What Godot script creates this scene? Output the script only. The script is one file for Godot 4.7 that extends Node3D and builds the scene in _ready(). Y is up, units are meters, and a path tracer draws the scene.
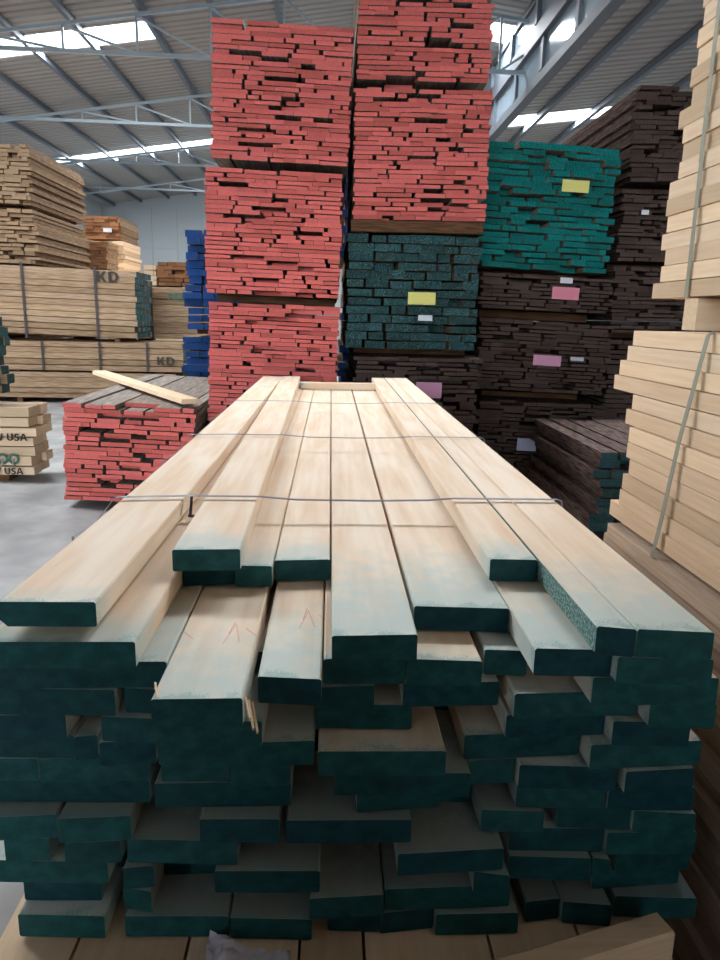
extends Node3D
# A timber warehouse: a pack of green-ended boards close by, towers of colour-ended packs behind it.

var rng := RandomNumberGenerator.new()
var M := {}          # materials
var K := {}          # unit boards: arrays of meshes by kind
var taken := {}

# ---------------------------------------------------------------- helpers: nodes
func numbered(called: String) -> String:
	if not taken.has(called):
		taken[called] = 0
		return called
	taken[called] += 1
	return "%s_%03d" % [called, taken[called]]

func tag(o: Node, label: String, category: String, group := "") -> void:
	o.set_meta("label", label)
	o.set_meta("category", category)
	if group != "":
		o.set_meta("group", group)

func base(called: String, at: Vector3, label: String, category: String, group := "") -> Node3D:
	var o := Node3D.new()
	o.name = numbered(called)
	add_child(o)
	o.position = at
	tag(o, label, category, group)
	return o

func structure(called: String, at := Vector3.ZERO) -> Node3D:
	var o := Node3D.new()
	o.name = called
	add_child(o)
	o.position = at
	o.set_meta("kind", "structure")
	return o

func put(called: String, mesh: Mesh, parent: Node, m: Material = null) -> MeshInstance3D:
	var o := MeshInstance3D.new()
	o.name = called
	o.mesh = mesh
	if m != null:
		o.material_override = m
	parent.add_child(o, true)
	return o

# ---------------------------------------------------------------- helpers: shapes
func quad(st: SurfaceTool, a: Vector3, b: Vector3, c: Vector3, d: Vector3, n: Vector3, uv := PackedVector2Array()) -> void:
	var order := [0, 1, 2, 0, 2, 3]
	if (c - a).cross(b - a).dot(n) < 0.0:
		order = [0, 2, 1, 0, 3, 2]
	var p := [a, b, c, d]
	for i in order:
		st.set_normal(n)
		if uv.size() == 4:
			st.set_uv(uv[i])
		st.add_vertex(p[i])

func box_into(st: SurfaceTool, lo: Vector3, hi: Vector3) -> void:
	var p := []
	for i in 8:
		p.append(Vector3(hi.x if i & 1 else lo.x, hi.y if i & 2 else lo.y, hi.z if i & 4 else lo.z))
	quad(st, p[0], p[1], p[3], p[2], Vector3(0, 0, -1))
	quad(st, p[4], p[5], p[7], p[6], Vector3(0, 0, 1))
	quad(st, p[0], p[2], p[6], p[4], Vector3(-1, 0, 0))
	quad(st, p[1], p[3], p[7], p[5], Vector3(1, 0, 0))
	quad(st, p[0], p[1], p[5], p[4], Vector3(0, -1, 0))
	quad(st, p[2], p[3], p[7], p[6], Vector3(0, 1, 0))

func box(lo: Vector3, hi: Vector3) -> ArrayMesh:
	var st := SurfaceTool.new()
	st.begin(Mesh.PRIMITIVE_TRIANGLES)
	box_into(st, lo, hi)
	return st.commit()

# a bar of square section from a to b
func bar(a: Vector3, b: Vector3, w: float, h := -1.0) -> ArrayMesh:
	if h < 0.0:
		h = w
	var f := (b - a).normalized()
	var s := f.cross(Vector3.UP)
	if s.length() < 0.01:
		s = Vector3.RIGHT
	s = s.normalized()
	var u := s.cross(f).normalized()
	var st := SurfaceTool.new()
	st.begin(Mesh.PRIMITIVE_TRIANGLES)
	var q := []
	for e in [a, b]:
		for k in [[-1, -1], [1, -1], [1, 1], [-1, 1]]:
			q.append(e + s * (k[0] * w / 2) + u * (k[1] * h / 2))
	quad(st, q[0], q[1], q[2], q[3], -f)
	quad(st, q[4], q[5], q[6], q[7], f)
	quad(st, q[0], q[1], q[5], q[4], -u)
	quad(st, q[3], q[2], q[6], q[7], u)
	quad(st, q[0], q[3], q[7], q[4], -s)
	quad(st, q[1], q[2], q[6], q[5], s)
	return st.commit()

# a flat band that follows a line of points; side = direction of its width
func band(pts: Array, side: Vector3, width: float, thick: float) -> ArrayMesh:
	var st := SurfaceTool.new()
	st.begin(Mesh.PRIMITIVE_TRIANGLES)
	var s := side.normalized()
	for i in pts.size() - 1:
		var a: Vector3 = pts[i]
		var b: Vector3 = pts[i + 1]
		var n := s.cross((b - a).normalized()).normalized()
		if n.y < -0.001:
			n = -n
		var w := s * width / 2
		var t := n * thick
		quad(st, a - w + t, a + w + t, b + w + t, b - w + t, n)
		quad(st, a - w, a + w, b + w, b - w, -n)
		quad(st, a - w, a - w + t, b - w + t, b - w, -s)
		quad(st, a + w, a + w + t, b + w + t, b + w, s)
	return st.commit()

# unit board: 1 wide, 1 thick, 1 long towards -z, painted on its two ends
func unit_board(wood: Material, ends: Material) -> ArrayMesh:
	var st := SurfaceTool.new()
	st.begin(Mesh.PRIMITIVE_TRIANGLES)
	quad(st, Vector3(-.5, 1, 0), Vector3(.5, 1, 0), Vector3(.5, 1, -1), Vector3(-.5, 1, -1), Vector3.UP)
	quad(st, Vector3(-.5, 0, 0), Vector3(.5, 0, 0), Vector3(.5, 0, -1), Vector3(-.5, 0, -1), Vector3.DOWN)
	quad(st, Vector3(-.5, 0, 0), Vector3(-.5, 1, 0), Vector3(-.5, 1, -1), Vector3(-.5, 0, -1), Vector3.LEFT)
	quad(st, Vector3(.5, 0, 0), Vector3(.5, 1, 0), Vector3(.5, 1, -1), Vector3(.5, 0, -1), Vector3.RIGHT)
	st.set_material(wood)
	var mesh := st.commit()
	st = SurfaceTool.new()
	st.begin(Mesh.PRIMITIVE_TRIANGLES)
	quad(st, Vector3(-.5, 0, 0), Vector3(.5, 0, 0), Vector3(.5, 1, 0), Vector3(-.5, 1, 0), Vector3(0, 0, 1))
	quad(st, Vector3(-.5, 0, -1), Vector3(.5, 0, -1), Vector3(.5, 1, -1), Vector3(-.5, 1, -1), Vector3(0, 0, -1))
	st.set_material(ends)
	st.commit(mesh)
	return mesh

# a close-up board with eased edges, its own outline and a painted front end; runs from z = 0 to -length
func eased_board(w: float, t: float, length: float, wood: Material, ends: Material, slant := 0.0, lift := 0.0, bend := 0.0, ease := 0.003, wane := 0.0, flank: Material = null) -> ArrayMesh:
	var e := ease
	var h := w / 2
	var sec := [Vector2(-h + e, t), Vector2(h - e, t), Vector2(h, t - e), Vector2(h, e), Vector2(h - e, 0), Vector2(-h + e, 0), Vector2(-h, e), Vector2(-h, t - e)]
	if wane > 0.0:
		sec[5] = Vector2(-h + wane, 0)
		sec[6] = Vector2(-h, wane)
	var shift := rng.randf()
	var cuts := [0.0, length]
	if length > 2.3:
		cuts = [0.0, 0.06, 0.2, 0.45, 0.8, 1.3, 2.2, length]
	var st := SurfaceTool.new()
	st.begin(Mesh.PRIMITIVE_TRIANGLES)
	var along := PackedFloat32Array()
	var rim := 0.0
	for k in 9:
		along.append(rim)
		rim += (sec[(k + 1) % 8] - sec[k % 8]).length()
	var rings := []
	for i in cuts.size():
		var ring := []
		var f: float = max(0.0, 1.0 - cuts[i] / 1.6)
		for k in 8:
			var p: Vector2 = sec[k]
			var skew: float = slant * (p.x / w) * (1.0 if i == 0 else 0.0)
			ring.append(Vector3(p.x + bend * f * f, p.y + lift * f * f, -cuts[i] + skew))
		rings.append(ring)
	var fs := SurfaceTool.new()
	fs.begin(Mesh.PRIMITIVE_TRIANGLES)
	for i in cuts.size() - 1:
		for k in 8:
			var a: Vector3 = rings[i][k]
			var b: Vector3 = rings[i][(k + 1) % 8]
			var c: Vector3 = rings[i + 1][(k + 1) % 8]
			var d: Vector3 = rings[i + 1][k]
			var edge: Vector2 = sec[(k + 1) % 8] - sec[k]
			var n := Vector3(-edge.y, edge.x, 0).normalized()
			if n.dot(Vector3((sec[k].x + sec[(k + 1) % 8].x) / 2, (sec[k].y + sec[(k + 1) % 8].y) / 2 - t / 2, 0)) < 0.0:
				n = -n
			var u0: float = along[k] / 0.36 + shift
			var u1: float = along[k + 1] / 0.36 + shift
			var v0: float = cuts[i] / 4.8
			var v1: float = cuts[i + 1] / 4.8
			quad(fs if flank != null and k == 6 else st, a, b, c, d, n, PackedVector2Array([Vector2(u0, v0), Vector2(u1, v0), Vector2(u1, v1), Vector2(u0, v1)]))
	st.set_material(wood)
	var mesh := st.commit()
	if flank != null:
		fs.set_material(flank)
		fs.commit(mesh)
	st = SurfaceTool.new()
	st.begin(Mesh.PRIMITIVE_TRIANGLES)
	for g in [[0, Vector3(0, 0, 1)], [cuts.size() - 1, Vector3(0, 0, -1)]]:
		var r: Array = rings[g[0]]
		for k in [1, 3, 5]:
			quad(st, r[0], r[k], r[k + 1], r[(k + 2) % 8], g[1])
	st.set_material(ends)
	st.commit(mesh)
	return mesh

# ---------------------------------------------------------------- helpers: materials
func noise_bytes(seed_n: int, freq: float, octaves: int, w: int, h: int) -> PackedByteArray:
	var n := FastNoiseLite.new()
	n.seed = seed_n
	n.noise_type = FastNoiseLite.TYPE_SIMPLEX_SMOOTH
	n.frequency = freq
	n.fractal_octaves = octaves
	var im := n.get_seamless_image(w, h)
	im.convert(Image.FORMAT_L8)
	return im.get_data()

func mottle(seed_n: int, a: Color, b: Color, freq: float, octaves := 4, gain := 1.6, size := 256, speck := Color(0, 0, 0, 0), speck_from := 0.8) -> ImageTexture:
	var d := noise_bytes(seed_n, freq, octaves, size, size)
	var s := noise_bytes(seed_n + 71, freq * 4.0, 2, size, size)
	var out := PackedByteArray()
	out.resize(size * size * 3)
	for i in size * size:
		var t: float = clamp((d[i] / 255.0 - 0.5) * gain + 0.5 + (s[i] / 255.0 - 0.5) * 0.25, 0.0, 1.0)
		var c := a.lerp(b, t)
		if speck.a > 0.0:
			c = c.lerp(speck, speck.a * clamp((s[i] / 255.0 - speck_from) * 8.0, 0.0, 1.0))
		out[i * 3] = int(c.r * 255)
		out[i * 3 + 1] = int(c.g * 255)
		out[i * 3 + 2] = int(c.b * 255)
	return ImageTexture.create_from_image(Image.create_from_data(size, size, false, Image.FORMAT_RGB8, out))

func grained(tex: Texture2D, scale3: Vector3, tint := Color.WHITE, rough := 0.85, shift := Vector3.ZERO) -> StandardMaterial3D:
	var m := StandardMaterial3D.new()
	m.albedo_color = tint
	m.albedo_texture = tex
	m.uv1_triplanar = true
	m.uv1_world_triplanar = true
	m.uv1_scale = scale3
	m.uv1_offset = shift
	m.roughness = rough
	m.metallic_specular = 0.3
	return m

func plain(c: Color, rough := 0.7, metal := 0.0) -> StandardMaterial3D:
	var m := StandardMaterial3D.new()
	m.albedo_color = c
	m.roughness = rough
	m.metallic = metal
	return m

# wood seen close: grain along v (0 at the painted end, 4.8 m long), blue-green spray that drifted past the end (its darker tone also carries painted shade), crayon strokes on some
func close_wood(seed_n: int, spray: float, reach: float, marks: bool, warm: float, mist_and_shade := Color8(184, 202, 201)) -> StandardMaterial3D:
	var w := 256
	var h := 1600
	var broad := noise_bytes(seed_n, 0.012, 3, w, w)
	var streak := noise_bytes(seed_n + 1, 0.045, 4, w, w)
	var fine := noise_bytes(seed_n + 2, 0.35, 2, w, w)
	var blot := noise_bytes(seed_n + 3, 0.02, 4, w, w)
	var light := Color8(240, 223, 203)
	var deep := Color8(222, 194, 164).lerp(Color8(224, 182, 142), warm)
	var out := PackedByteArray()
	out.resize(w * h * 3)
	var strong := Color8(120, 160, 160)
	for y in h:
		var dist := float(y) / h * 4.8
		var ys := (y / 7) % w
		var yb := (y / 3) % w
		for x in w:
			var g := streak[ys * w + x] / 255.0
			var b := broad[yb * w + x] / 255.0
			var t: float = clamp(0.3 + (g - 0.5) * 0.6 + (b - 0.5) * 0.8, 0.0, 1.0)
			var c := light.lerp(deep, t)
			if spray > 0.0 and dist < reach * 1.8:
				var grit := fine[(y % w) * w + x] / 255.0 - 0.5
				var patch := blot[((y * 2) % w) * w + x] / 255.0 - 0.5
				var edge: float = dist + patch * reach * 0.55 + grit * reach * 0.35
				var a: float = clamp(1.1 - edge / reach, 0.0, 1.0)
				c = c.lerp(mist_and_shade, clamp(a * spray, 0.0, 0.78))
				var tip: float = clamp(1.0 - (dist + patch * 0.05 + grit * 0.04) / 0.012, 0.0, 1.0)
				c = c.lerp(strong, tip * 0.45)
			var i := (y * w + x) * 3
			out[i] = int(c.r * 255)
			out[i + 1] = int(c.g * 255)
			out[i + 2] = int(c.b * 255)
	var im := Image.create_from_data(w, h, false, Image.FORMAT_RGB8, out)
	if marks:
		for k in 3:
			var x0 := 30.0 + k * 85.0
			for s in [[0, 0, 10, 26], [10, 26, 20, 2], [24, 20, 46, 6], [4, 12, 8, 30]]:
				for q in 30:
					var f := q / 29.0
					var px := int(x0 + lerpf(s[0], s[2], f))
					var py := int(62.0 + lerpf(s[1], s[3], f))
					var was := im.get_pixel(px % w, py)
					im.set_pixel(px % w, py, was.lerp(Color8(205, 105, 92), 0.45))
	var m := StandardMaterial3D.new()
	m.albedo_texture = ImageTexture.create_from_image(im)
	m.roughness = 0.8
	m.metallic_specular = 0.3
	return m

func make_materials() -> void:
	var zg := Vector3(5.0, 9.0, 0.35)      # grain along z
	var xg := Vector3(0.35, 9.0, 5.0)      # grain along x
	var ends := Vector3(7.0, 12.0, 7.0)
	var grey_tex := mottle(5, Color8(128, 116, 106), Color8(176, 164, 152), 0.03)
	var cream_tex := mottle(6, Color8(234, 202, 166), Color8(247, 222, 190), 0.03, 4, 1.0)
	var ash_tex := mottle(26, Color8(182, 162, 142), Color8(212, 192, 170), 0.03, 4, 1.2)
	var tan_tex := mottle(7, Color8(134, 110, 86), Color8(184, 157, 127), 0.03)
	var straw_tex := mottle(8, Color8(116, 94, 74), Color8(198, 168, 134), 0.04)
	var dark_tex := mottle(9, Color8(42, 36, 35), Color8(122, 98, 88), 0.05, 4, 2.2)
	var red_tex := mottle(10, Color8(222, 104, 98), Color8(238, 128, 120), 0.03)
	var deep_tex := mottle(11, Color8(20, 54, 57), Color8(36, 82, 84), 0.03, 4, 1.6, 256, Color8(190, 214, 214, 220), 0.66)
	var teal_tex := mottle(12, Color8(0, 90, 90), Color8(16, 146, 138), 0.03, 4, 2.0)
	var blue_tex := mottle(13, Color8(18, 48, 98), Color8(32, 82, 148), 0.03)
	var paint_tex := mottle(14, Color8(25, 69, 73), Color8(37, 90, 92), 0.02, 4, 1.4)
	var bark_tex := mottle(15, Color8(122, 84, 60), Color8(190, 136, 96), 0.05)
	var conc_tex := mottle(16, Color8(128, 127, 127), Color8(164, 163, 162), 0.012, 5, 1.5, 512)
	var tints := [Color(1, 1, 1), Color(0.93, 0.92, 0.92), Color(0.97, 0.98, 1.0), Color(0.86, 0.85, 0.84)]
	for kind in [["red", grey_tex, red_tex], ["deep", tan_tex, deep_tex], ["dusk", dark_tex, deep_tex], ["teal", grey_tex, teal_tex], ["blue", tan_tex, blue_tex], ["dark", dark_tex, dark_tex], ["tan", tan_tex, tan_tex], ["straw", straw_tex, straw_tex], ["cream", cream_tex, cream_tex], ["bark", straw_tex, bark_tex], ["ash", ash_tex, ash_tex]]:
		var list := []
		for i in 4:
			var off := Vector3(i * 0.37, i * 0.21, i * 0.13)
			var wood := grained(kind[1], zg, tints[i], 0.85, off)
			var end := grained(kind[2], Vector3(2.2, 3.2, 2.2) if kind[0] == "deep" else ends, tints[i], 0.75, off)
			list.append(unit_board(wood, end))
		K[kind[0]] = list
	for kind in [["kd", tan_tex, deep_tex], ["pale", cream_tex, cream_tex]]:
		var list := []
		for i in 4:
			var off := Vector3(i * 0.37, i * 0.21, i * 0.13)
			list.append(unit_board(grained(kind[1], xg, tints[i], 0.85, off), grained(kind[2], ends, tints[i], 0.75, off)))
		K[kind[0]] = list
	M.paint = []
	for i in 4:
		M.paint.append(grained(paint_tex, Vector3(4, 5, 4), [Color(1, 1, 1), Color(0.82, 0.88, 0.9), Color(0.92, 1.0, 0.98), Color(0.74, 0.84, 0.9)][i], 0.55, Vector3(i * 0.3, 0, 0)))
	M.floor = grained(conc_tex, Vector3(0.22, 0.22, 0.22), Color.WHITE, 0.55)
	M.cream_z = grained(cream_tex, zg, Color.WHITE, 0.85)
	M.cream_x = grained(cream_tex, xg, Color(0.95, 0.95, 0.95), 0.85)
	M.bearer = grained(straw_tex, xg, Color(0.62, 0.54, 0.5), 0.9)
	M.roof = plain(Color8(144, 140, 136), 0.6)
	M.steel = plain(Color8(158, 172, 180), 0.5)
	M.purlin = plain(Color8(92, 100, 110), 0.6)
	M.girder = plain(Color8(84, 88, 94), 0.6)
	M.wall = plain(Color8(176, 183, 186), 0.7)
	M.strap = plain(Color8(126, 130, 140), 0.4, 0.6)
	M.dark_strap = plain(Color8(62, 56, 58), 0.5, 0.3)
	M.green_strap = plain(Color8(146, 148, 132), 0.5, 0.2)
	M.yellow = plain(Color8(232, 226, 136), 0.8)
	M.pink = plain(Color8(226, 164, 196), 0.8)
	M.rose = plain(Color8(232, 142, 166), 0.8)
	M.white = plain(Color8(226, 228, 234), 0.8)
	M.lilac = plain(Color8(200, 206, 236), 0.8)
	M.ink = plain(Color8(44, 42, 40), 0.8)
	M.ink_green = plain(Color8(70, 112, 94), 0.8)
	M.panel = StandardMaterial3D.new()
	M.panel.albedo_color = Color8(236, 242, 246)
	M.panel.emission_enabled = true
	M.panel.emission = Color8(244, 250, 255)
	M.panel.emission_energy_multiplier = 1.6
	M.pane = StandardMaterial3D.new()
	M.pane.albedo_color = Color(0.50, 0.56, 0.60, 0.9)
	M.pane.transparency = BaseMaterial3D.TRANSPARENCY_ALPHA
	M.pane.roughness = 0.1
	M.plastic = plain(Color8(226, 222, 236), 0.35)

# ---------------------------------------------------------------- packs of boards
# o: called, label, at (middle of the bottom edge of the front), w, h, len, layers, bw [least, most], kind, seed; turn and roll in degrees
func pack(o: Dictionary) -> Node3D:
	rng.seed = o.seed
	var p := base(o.called, o.at, o.label, "lumber pack", o.get("group", ""))
	p.rotation_degrees = Vector3(o.get("tip", 0.0), o.get("turn", 0.0), o.get("roll", 0.0))
	var list: Array = K[o.kind]
	var lt: float = o.h / o.layers
	var jz: float = o.get("jz", 0.02)
	var edge: float = o.get("edge", 0.015)
	var length: float = o.len
	for k in int(o.layers):
		var x: float = -o.w / 2 + rng.randf_range(-edge, edge)
		var stop: float = o.w / 2 + rng.randf_range(-edge, edge)
		while x < stop - 0.03:
			var w: float = min(rng.randf_range(o.bw[0], o.bw[1]), stop - x)
			if stop - x - w < 0.05:
				w = stop - x
			var t: float = lt * rng.randf_range(o.get("thin", 0.86), 0.995)
			var back: float = rng.randf_range(0.0, jz)
			var hollow: bool = rng.randf() < o.get("hollow", 0.0) and x > -o.w / 2 + 0.12 and x + w < o.w / 2 - 0.12
			if hollow:
				back += rng.randf_range(0.08, 0.25)
			var b := put("board", list[rng.randi() % list.size()], p)
			b.position = Vector3(x + w / 2, k * lt, -back)
			b.scale = Vector3(w, t, length - back - rng.randf_range(0.0, jz))
			x += w + (rng.randf_range(0.012, 0.035) if rng.randf() < o.get("gap", 0.2) else rng.randf_range(0.001, 0.004))
	return p

# bearers across a tower, between packs
func bearers(at: Vector3, w: float, h: float, length: float, roll: float, label: String, group: String, n := 2) -> void:
	for k in n:
		var z := at.z - 0.45 - (length - 0.9) * k / (n - 1.0)
		var o := put(numbered("timber_bearer"), box(Vector3(-w / 2, 0, -0.04), Vector3(w / 2, h, 0.04)), self, M.bearer)
		o.position = Vector3(at.x, at.y, z)
		o.rotation_degrees.z = roll
		tag(o, label, "bearer", group)

func paper(parent: Node3D, at: Vector3, size: Vector2, m: Material, called := "paper_tag", what := "") -> void:
	var o := put(called, box(Vector3(-size.x / 2, -size.y / 2, 0), Vector3(size.x / 2, size.y / 2, 0.002)), parent, m)
	o.global_position = at
	if what != "":
		o.set_meta("label", what)

func lettering(parent: Node3D, words: String, at: Vector3, height: float, m: Material, stretch := 1.0, bold := true) -> void:
	var t := TextMesh.new()
	t.text = words
	var f := SystemFont.new()
	f.font_names = PackedStringArray(["Droid Sans"])
	f.font_weight = 700 if bold else 400
	t.font = f
	t.font_size = 64
	t.pixel_size = height / 46.0
	t.depth = 0.003
	var o := put("lettering", t, parent, m)
	o.global_transform = Transform3D(Basis.IDENTITY.scaled(Vector3(stretch, 1, 1)), at)

# ---------------------------------------------------------------- the close pack
const LAYERS := [
	[[-0.516, -0.364, -1.085], [-0.309, -0.176, -1.373], [0.316, 0.409, -1.325], [0.413, 0.470, -1.006], [0.472, 0.586, -0.996]],
	[[-0.542, -0.304, -1.065], [-0.193, -0.117, -1.422], [-0.114, 0.003, -1.462], [0.007, 0.148, -1.090], [0.156, 0.327, -1.208], [0.329, 0.451, -1.039], [0.453, 0.601, -1.012]],
	[[-0.559, -0.264, -1.090], [-0.261, -0.126, -0.988], [-0.110, -0.009, -1.043], [-0.006, 0.131, -1.112], [0.133, 0.260, -1.105], [0.273, 0.347, -1.147], [0.427, 0.633, -1.039]],
	[[-0.571, -0.351, -1.103], [-0.339, -0.285, -1.100], [-0.015, 0.081, -1.113], [0.131, 0.299, -1.130], [0.315, 0.532, -1.089], [0.535, 0.644, -1.059]],
	[[-0.581, -0.440, -1.115], [-0.379, -0.246, -1.104], [-0.244, -0.108, -1.091], [-0.019, 0.150, -1.135], [0.310, 0.487, -1.111], [0.489, 0.621, -1.087]],
	[[-0.594, -0.437, -1.131], [-0.435, -0.397, -1.140], [-0.387, -0.294, -1.119], [-0.288, -0.208, -1.115], [-0.206, -0.021, -1.105], [-0.014, 0.203, -1.077], [0.243, 0.452, -1.132], [0.458, 0.660, -1.103]],
	[[-0.607, -0.507, -1.149], [-0.502, -0.311, -1.145], [-0.291, -0.173, -1.135], [-0.168, -0.063, -1.127], [0.015, 0.251, -1.091], [0.253, 0.338, -1.136], [0.342, 0.516, -1.117], [0.526, 0.654, -1.104]],
	[[-0.619, -0.317, -1.163], [-0.305, -0.063, -1.145], [0.055, 0.205, -1.123], [0.345, 0.507, -1.128], [0.510, 0.668, -1.115]],
	[[-0.605, -0.477, -1.125], [-0.470, -0.345, -1.123], [-0.222, -0.081, -1.117], [-0.069, 0.153, -1.105], [0.284, 0.399, -1.132], [0.428, 0.562, -1.136], [0.565, 0.677, -1.123]],
	[[-0.574, -0.495, -1.133], [-0.465, -0.367, -1.132], [-0.356, -0.158, -1.122], [0.129, 0.321, -1.098], [0.343, 0.519, -1.152], [0.522, 0.691, -1.141]],
	[[-0.624, -0.395, -1.143], [-0.364, -0.310, -1.121], [-0.198, -0.009, -1.119], [0.270, 0.333, -1.106], [0.342, 0.495, -1.131], [0.501, 0.531, -1.135], [0.549, 0.698, -1.157]],
	[[-0.558, -0.415, -1.153], [-0.370, -0.316, -1.133], [-0.027, 0.108, -1.107], [0.111, 0.346, -1.122], [0.517, 0.693, -1.166]],
	[[-0.560, -0.402, -1.129], [-0.366, -0.177, -1.126], [-0.173, -0.023, -1.118], [0.006, 0.102, -1.122], [0.104, 0.205, -1.123], [0.207, 0.363, -1.116], [0.383, 0.451, -1.154], [0.453, 0.544, -1.133], [0.560, 0.717, -1.157]],
]

func close_pack() -> void:
	rng.seed = 4101
	var woods := [close_wood(31, 0.8, 0.34, false, 0.1), close_wood(47, 0.7, 0.14, false, 0.3), close_wood(63, 0.75, 0.26, true, 0.2), close_wood(79, 0.4, 0.08, false, 0.4), close_wood(95, 0.8, 0.40, false, 0.0), close_wood(111, 0.95, 0.30, false, 0.1, Color8(124, 142, 141))]  # last wood: overspray toned darker, partly standing in for shade low down
	var p := base("green_ended_lumber_pack", Vector3(0, 0.424, -1.0), "big strapped pack of pale boards with dark green painted ends, on a pale bottom pack", "lumber pack")
	var sprayed := grained(mottle(88, Color8(62, 106, 104), Color8(160, 176, 166), 0.1, 3, 1.8), Vector3(5, 5, 5))
	var lt := 0.052
	# which wood each visible board of the two top layers shows
	var pick := {0: [3, 1, 1, 0, 0], 1: [1, 1, 1, 4, 0, 0, 0], 2: [4, 2, 2, 3, 3, 1, 3], 3: [1, 1, 3, 1, 3, 1], 4: [1, 1, 0, 1, 3, 1], 5: [1, 1, 1, 1, 0, 3, 3, 1]}
	for k in LAYERS.size():
		var top := 1.10 - lt * k
		var row: Array = LAYERS[k].duplicate()
		if k > 0:                                   # boards that ended farther back, down in the hollows
			var at: float = LAYERS[k][0][0]
			for b in LAYERS[k]:
				if b[0] - at > 0.02:
					row.append([at + 0.002, b[0] - 0.002, -1.43 if k == 1 else rng.randf_range(-1.34, -1.22), true])
				at = b[1]
		var n := 0
		for b in row:
			var w: float = b[1] - b[0]
			var t := lt * rng.randf_range(0.85, 0.95)
			var lift := 0.0
			var bend := 0.0
			var wane := 0.0
			var slant := rng.randf_range(-0.012, 0.012)
			if k == 0 and n > 2:
				slant = 0.012
			if k == 0 and n == 0:
				t = 0.042
				lift = 0.010
				bend = -0.004
				wane = 0.012
				slant = 0.0
			var far := -5.56 if k == 0 else -5.15 - rng.randf_range(0.0, 0.12)
			if k > 1:
				far -= rng.randf_range(0.0, 0.15)
			var length: float = b[2] - far
			var wood: Material = woods[[5, 5, 4, 5][rng.randi() % 4]]  # lower boards mostly take the spray with shade painted in
			if pick.has(k) and n < pick[k].size():
				wood = woods[pick[k][n]]
			elif b.size() > 3:
				wood = woods[3]
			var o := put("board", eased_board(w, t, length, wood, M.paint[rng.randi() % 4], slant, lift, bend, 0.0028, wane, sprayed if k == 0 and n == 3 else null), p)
			o.position = Vector3((b[0] + b[1]) / 2, top - lt - 0.424, b[2] + 1.0 + (rng.randf_range(-0.008, 0.008) if k > 1 else 0.0))
			if k == 0 and n == 1:
				o.rotation_degrees.y = 0.75
			n += 1
	# three bands across the top
	for z in [-1.77, -2.735, -3.853]:
		var pts := []
		for q in [[-0.640, -0.05], [-0.585, -0.02], [-0.530, 0.052], [-0.516, 0.0535], [-0.36, 0.0535], [-0.30, 0.0535], [-0.18, 0.0535], [-0.08, 0.046], [0.10, 0.045], [0.25, 0.048], [0.318, 0.0535], [0.585, 0.0535], [0.596, 0.050], [0.61, -0.03], [0.64, -0.10], [0.66, -0.33], [0.70, -0.62]]:
			pts.append(Vector3(q[0], q[1] + 1.048 - 0.424, z + 1.0 + (0.02 if q[0] < -0.5 else 0.0)))
		pts.insert(0, Vector3(-0.625, 0.35, z + 1.02))
		put("strap", band(pts, Vector3(0.02, 0, 1), 0.013, 0.0012), p, M.strap)
	put("strap_seal", bar(Vector3(-0.345, 0.675, -0.77), Vector3(-0.345, 0.634, -0.745), 0.006), p, M.dark_strap)
	put("strap_seal", bar(Vector3(-0.350, 0.633, -0.745), Vector3(-0.325, 0.633, -0.74), 0.006), p, M.dark_strap)
	# torn splinters on the corner of the split board
	for s in [[-0.126, 0.548, 0.004, 0.022, -0.012], [-0.122, 0.538, -0.004, 0.024, -0.022], [-0.117, 0.530, -0.012, 0.022, -0.026], [-0.264, 0.568, -0.002, 0.018, -0.004]]:
		put("splinter", bar(Vector3(s[0], s[1], s[2] - 0.02), Vector3(s[0] + 0.012, s[1] + s[4], s[2] + s[3]), 0.003, 0.007), p, M.cream_z)
	# short piece that lies across the far end
	var off := put("timber_offcut", eased_board(0.05, 0.045, 0.52, woods[3], M.cream_z), self)
	off.position = Vector3(-0.21, 1.049, -5.08)
	off.rotation_degrees.y = -90
	tag(off, "short pale offcut lying crosswise between raised boards at the pack's far end", "offcut")

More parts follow.
